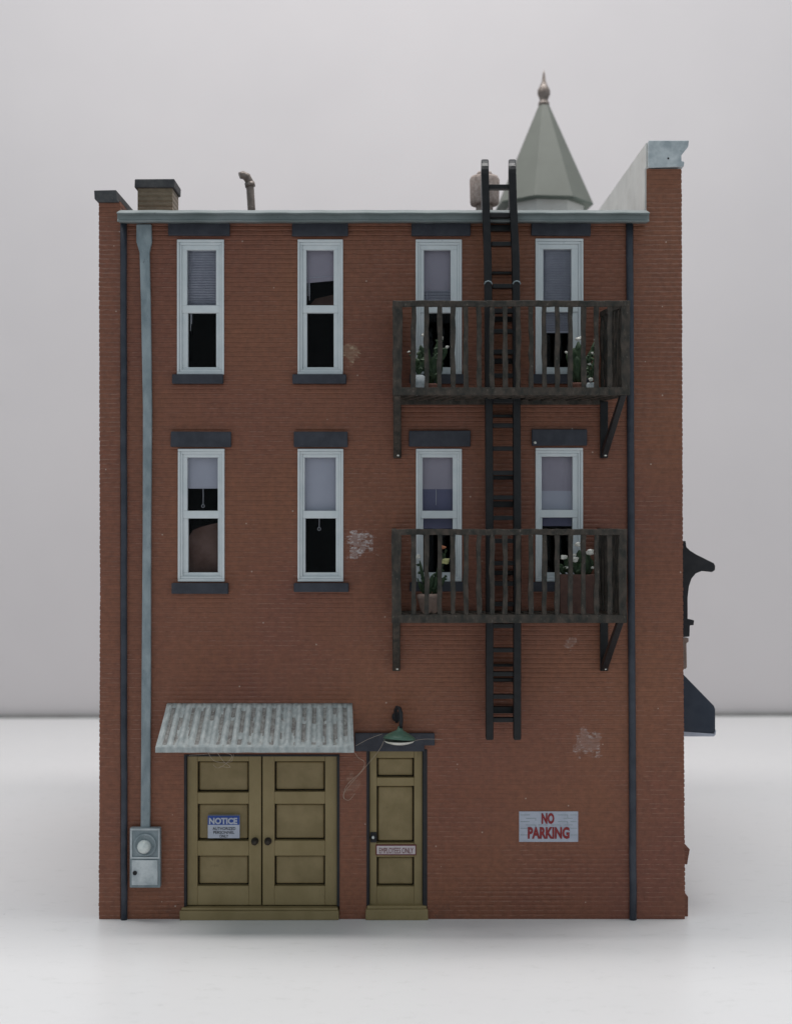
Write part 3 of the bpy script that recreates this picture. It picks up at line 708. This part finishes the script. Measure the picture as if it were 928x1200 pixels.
# ------------------------------------------------------------------ ladder
DL = 26
def rail(xa, xb, xc, side):
    """square rail; gooseneck at the top that hooks back over the gutter"""
    m_ = MB(); path = []
    path.append((xc, 866.5, DL)); path.append((xc, 600, DL)); path.append((xb, 345, DL)); path.append((xb-.6, 300, DL+3)); path.append((xa+1, 240, DL+6))
    for k in range(0, 13):
        a = k/12*math.pi; path.append((xa, 204-13*math.sin(a), DL-9+16*math.cos(a)))
    path.append((xa, 226, DL-26)); path.append((xa, 250, DL-30))
    rings = []
    P = [WA(x, y, d) for x, y, d in path]
    for i, p_ in enumerate(P):
        t_ = (P[min(i+1, len(P)-1)]-P[max(0, i-1)]).normalized(); sd = Vector((1, 0, 0)); nr = sd.cross(t_).normalized()
        wx = 4.4; wd_ = 4.2 if i > 3 else 6
        rings.append([m_.bm.verts.new(p_+sd*a*wx/100+nr*b*wd_/100) for a, b in ((-1, -1), (1, -1), (1, 1), (-1, 1))])
    for a, b in zip(rings, rings[1:]):
        for q_ in range(4): m_.face([a[q_], a[(q_+1) % 4], b[(q_+1) % 4], b[q_]], 0, False)
    m_.face(rings[0][::-1]); m_.face(rings[-1]); return m_
lad = rail(568, 571.8, 573.3, -1)
tmp = rail(600, 604.3, 605.6, 1)
me_ = bpy.data.meshes.new('t'); tmp.bm.to_mesh(me_); tmp.bm.free(); lad.bm.from_mesh(me_); bpy.data.meshes.remove(me_)
LO = lad.build('ladder', 'iron', B, bevel=1.7)
for y in (218.5, 252, 285.5, 335, 364, 388, 412, 440, 470, 498.5, 525.5, 554, 583, 607, 634, 660, 684, 708, 733.5, 762, 790, 816.5, 844):
    sh_ = -4.3 if y < 260 else (-1.5 if y < 320 else 0)
    m_ = MB(); m_.box(577.2+sh_, 601.6+sh_, y-2.6, y+2.6, DL-5, DL+4.5)
    if y > 320: m_.box(577.2+sh_, 601.6+sh_, y-2.6, y-1.0, DL-11, DL-5)
    m_.build('rung', 'iron', LO, bevel=0.7)
for (y, hh) in ((270, 7), (322, 3), (376, 6), (425, 6), (489, 3.5), (561, 4.5), (592, 7), (672, 5), (780, 3), (797, 4), (832, 8)):
    m_ = MB(); m_.rbox(573, 606, y-hh/2-1, y+hh/2-1, 1, 8); m_.rbox(568.5, 572.5, y-hh/2, y+hh/2, 1, 22); m_.rbox(600.5, 604, y-hh/2, y+hh/2, 1, 22)
    m_.build('wall_standoff', 'iron', LO, bevel=0.5)
m_ = MB()
for x in (572, 605.3): m_.tube([WA(x-4.5, 333, DL+7), WA(x-3, 330.2, DL+8), WA(x, 329.2, DL+8), WA(x+3, 330.2, DL+8), WA(x+4.5, 333, DL+7)], 0.8, 6)
m_.build('rail_joint', 'galv', LO)

# ------------------------------------------------------------------ roof things
ch = MB(); s_ = -24
ch.box(161.5, 202.5, 219, 262, s_-42, s_)
cho = ch.build('chimney', 'chimney_brick', B, bevel=0.5)
MB().box(157.8, 204.5, 209.5, 220, s_-45, s_+2.5).build('chimney_cap', 'slate_dark', cho, bevel=1.3, jitter=0.3)
vp = MB(); dv = -95
vp.tube([WA(296, 262, dv), WA(294.6, 240, dv), WA(293.4, 222, dv), WA(292.3, 213, dv), WA(289.5, 207.5, dv+3), WA(284.5, 205, dv+5), WA(281, 206, dv+6)], [4.9, 4.9, 4.9, 5.2, 5.4, 5, 4.2], 12)
vp.tube([WA(293.6, 219, dv), WA(292.6, 214, dv)], 6.4, 12)
vp.build('vent_pipe', 'copper', B)
ve = MB(); cv = WA(567.5, 262, -150)
ve.lathe(cv, [(11, 0), (11, 24)], 14); ve.lathe(cv, [(17.5, 24), (18.6, 27), (19.4, 56), (17.5, 60), (10, 62)], 16, jit=0.02)
ve.lathe(cv, [(12, 61), (9, 66), (3, 68)], 14)
ve.build('roof_vent', 'vent', B)

# turret
tz = 500; tc = WA(637, 243, -tz); S = (D+tz)/D
tb = MB(); tb.lathe(Vector((tc.x, tc.y, 8.2)), [(62, -40), (62, (tc.z-8.2)*100+1)], 8, smooth=False)
to = tb.build('turret', 'plaster', B)
zh = (243-121)*S
cn = MB(); cn.lathe(tc, [(77, 0.5), (76, 3), (7, zh)], 8, smooth=False); cn.build('turret_roof', 'cone', to, bevel=0.5)
MB().lathe(tc, [(76, -1.6), (77.6, 0.3)], 8, smooth=False).build('turret_eave', 'cone_trim', to)
fi = MB(); fi.lathe(tc+Vector((0, 0, zh/100-0.02)), [(8.6, -3), (8.6, 3), (6.4, 5), (7, 9), (10, 16), (9.8, 22), (6, 29), (3.2, 36), (1.6, 48), (0.3, 54)], 14)
fi.build('turret_finial', 'copper', to)

# ------------------------------------------------------------------ plants standing on the balconies
UD = R(0, 463, 78)[1]-2.2; LD = R(0, 720.5, 78)[1]+0.8     # deck top in real px
def plant(name, x, d, deck, label, potmat, pot, leaves, flowers=(), pname='pot', box=None):
    rx = R(x, 0, d)[0]; base = Wd(rx, deck, d)
    o = empty(name, base, label, 'potted plant')
    p_ = MB()
    if box: w_, h_ = box; p_.rbox(rx-w_/2, rx+w_/2, deck-h_, deck-0.1, d-9, d+9); ph = h_
    else: p_.lathe(base, pot, 14); ph = pot[-1][1]
    p_.build(pname, potmat, o, bevel=0.5 if box else 0)
    f = MB(); rs = max(1.0, (max(l[3] for l in leaves))/30)
    for _ in range(26):
        l = random.choice(leaves); u = random.uniform(.25, 1); bx_ = lerp(l[0], l[2], u); bz_ = lerp(l[1], l[3], u)
        a_ = random.uniform(-2.6, 2.6); q_ = random.uniform(3, 7)
        c0 = base+Vector((bx_/100, random.uniform(-.06, .04), (ph+bz_)/100))
        f.leaf(c0, c0+Vector((math.sin(a_)*q_/100, random.uniform(-.05, .03), math.cos(a_)*q_*0.8/100)), random.uniform(0.8, 1.9))
    for (bx, bz, tx, tz_, wd_) in leaves:
        f.leaf(base+Vector((bx/100, random.uniform(-.03, .03), (ph+bz-1)/100)), base+Vector((tx/100, random.uniform(-.05, .05), (ph+tz_)/100)), wd_)
    f.build('foliage', 'leaf', o)
    for (fx, fz, r, mt_) in flowers:
        q = MB(); fc = base+Vector((fx/100, -0.04, (ph+fz)/100))
        for k_ in range(5): q.blob(fc+Vector((random.uniform(-.5, .5)*r/100, random.uniform(-.3, .3)*r/100, random.uniform(-.35, .35)*r/100)), r*random.uniform(.5, .75), 0, 1.2, 1, 0.7, 0.3, 1)
        q.build('flower' if mt_ != 'leaf' else 'bud', mt_, o)
pot_s = [(5.5, 0), (7.5, 9), (8.4, 9.2), (8.4, 12)]
plant('potted_cactus', 507, 38, UD, 'upright green cactus in a small terracotta pot at the left of the upper balcony', 'terracotta', [(6.5, 0), (8, 11), (9, 11.3), (9, 14)],
      [(-3, 0, -8, 22, 4), (-8, 18, -14, 44, 4), (-1, 0, 3, 34, 5), (3, 26, 9, 52, 4.5), (4, 0, 10, 30, 4), (9, 26, 16, 42, 3), (-2, 10, -20, 30, 3), (0, 5, -10, 55, 3.2)],
      [(9, 52, 3, 'white_petal'), (16.5, 42, 2.4, 'white_petal'), (-11, 56, 3, 'white_petal')])
plant('potted_plant', 491, 50, UD, 'round pale pot with small leaves behind the left corner railings of the upper balcony', 'pale_pot', [(4, 0), (7.5, 6), (8.6, 14), (7, 21), (5, 23)],
      [(0, 0, -5, 18, 3), (0, 0, 5, 20, 3), (0, 0, 1, 28, 3), (0, 0, -9, 30, 2.2)], [(-12, 26, 1.8, 'white_petal')])
plant('potted_cactus', 678, 40, UD, 'bushy dark green cactus in a brown pot at the right of the upper balcony', 'terracotta', [(6.5, 0), (8.5, 11), (9.4, 11.3), (9.4, 15)],
      [(-4, 0, -6, 40, 6), (2, 0, 0, 48, 6), (4, 0, 8, 30, 5), (-4, 10, -14, 34, 3.2), (6, 8, 14, 38, 3), (8, 8, 18, 48, 2.4), (0, 0, -3, 30, 6)],
      [(0, 50, 4, 'white_petal'), (-15, 35, 2.2, 'white_petal'), (15, 34, 2, 'white_petal'), (18, 49, 1.8, 'white_petal')])
plant('potted_sprout', 693, 54, UD, 'little pale pot with thin sprigs beside the bushy cactus on the upper balcony', 'pale_pot', [(4, 0), (6, 5), (6.4, 12), (5, 14)],
      [(0, 0, -4, 20, 1.6), (0, 0, 5, 34, 1.6), (0, 0, 1, 24, 1.6)], [(-3, 21, 2, 'white_petal'), (-1, 3, 3.4, 'white_petal')])
plant('potted_flowers', 503, 42, LD, 'dusty pink bowl with white, yellow and orange flowers on the lower balcony', 'pink_pot', [(7, 0), (10, 3), (13, 15), (14, 16), (14, 21), (11, 22)],
      [(-4, 0, -11, 38, 2), (0, 0, 4, 22, 3.4), (4, 0, 14, 34, 4), (2, 0, -6, 16, 3), (6, 0, 18, 20, 3), (-6, 0, -12, 14, 2.6), (8, 20, 18, 46, 3.4)],
      [(-13.5, 42, 4.6, 'white_petal'), (-13, 33, 2.2, 'leaf'), (17, 37, 5, 'yellow_petal'), (15.5, 53, 3.8, 'orange_petal')])
plant('flower_box', 676, 40, LD, 'tall brown planter box of white flowers at the right of the lower balcony', 'planter', None,
      [(-14, 0, -20, 12, 4), (-8, 0, -12, 20, 5), (0, 0, -4, 18, 6), (4, 0, 2, 28, 5), (10, 0, 10, 22, 5), (14, 0, 16, 18, 4), (-2, 0, 8, 12, 6), (14, 0, 12, 26, 4)],
      [(-16, 20, 4, 'white_petal'), (-13, 8, 3.2, 'white_petal'), (-2, 17, 4.4, 'white_petal'), (0, 34, 4, 'white_petal'), (14, 26, 4.8, 'white_petal'), (-4, 22, 2.2, 'white_petal'), (17, 8, 2, 'white_petal')],
      box=(40, 44), pname='planter_box')
struct_names = None

# ------------------------------------------------------------------ loose glue fibres
def fibre(label, strands):
    m_ = MB()
    for st in strands:
        P = [WA(*p_) for p_ in st]; Q = []
        for i in range(len(P)-1):
            p0, p1, p2, p3 = P[max(i-1, 0)], P[i], P[i+1], P[min(i+2, len(P)-1)]
            for k in range(6):
                t_ = k/6; Q.append(0.5*((2*p1)+(p2-p0)*t_+(2*p0-5*p1+4*p2-p3)*t_*t_+(3*p1-p0-3*p2+p3)*t_**3))
        Q.append(P[-1]); m_.tube(Q, 0.22, 4)
    o = m_.build('loose_fibre', 'fibre'); o['label'] = label; o['category'] = 'fibre'; o['group'] = 'stray fibres on the rear wall'; del o['org']
fibre('thin pale tangle of fibre hanging under the front edge of the corrugated awning',
      [[(222, 885, 44), (240, 884, 46), (262, 882, 45), (272, 886, 40), (266, 894, 36), (256, 900, 32), (250, 896, 30)],
       [(255, 882, 44), (262, 892, 38), (270, 899, 30), (258, 898, 28)], [(244, 882, 45), (252, 892, 38), (270, 893, 34), (274, 884, 40)]])
fibre('thin pale fibre trailing from the green lamp down past the single door',
      [[(450, 868, 26), (445, 878, 22), (434, 892, 16), (423, 905, 10), (410, 920, 3), (402, 932, 2), (408, 938, 2), (416, 930, 2)],
       [(416, 882, 40), (420, 888, 30), (427, 893, 20), (424, 903, 8), (406, 921, 3), (403, 936, 2)], [(484, 868, 28), (500, 866, 10), (519, 867, 2)],
       [(417, 874, 30), (432, 866, 20), (448, 860, 20)]])
for o in bpy.data.objects:
    if 'org' in o: del o['org']
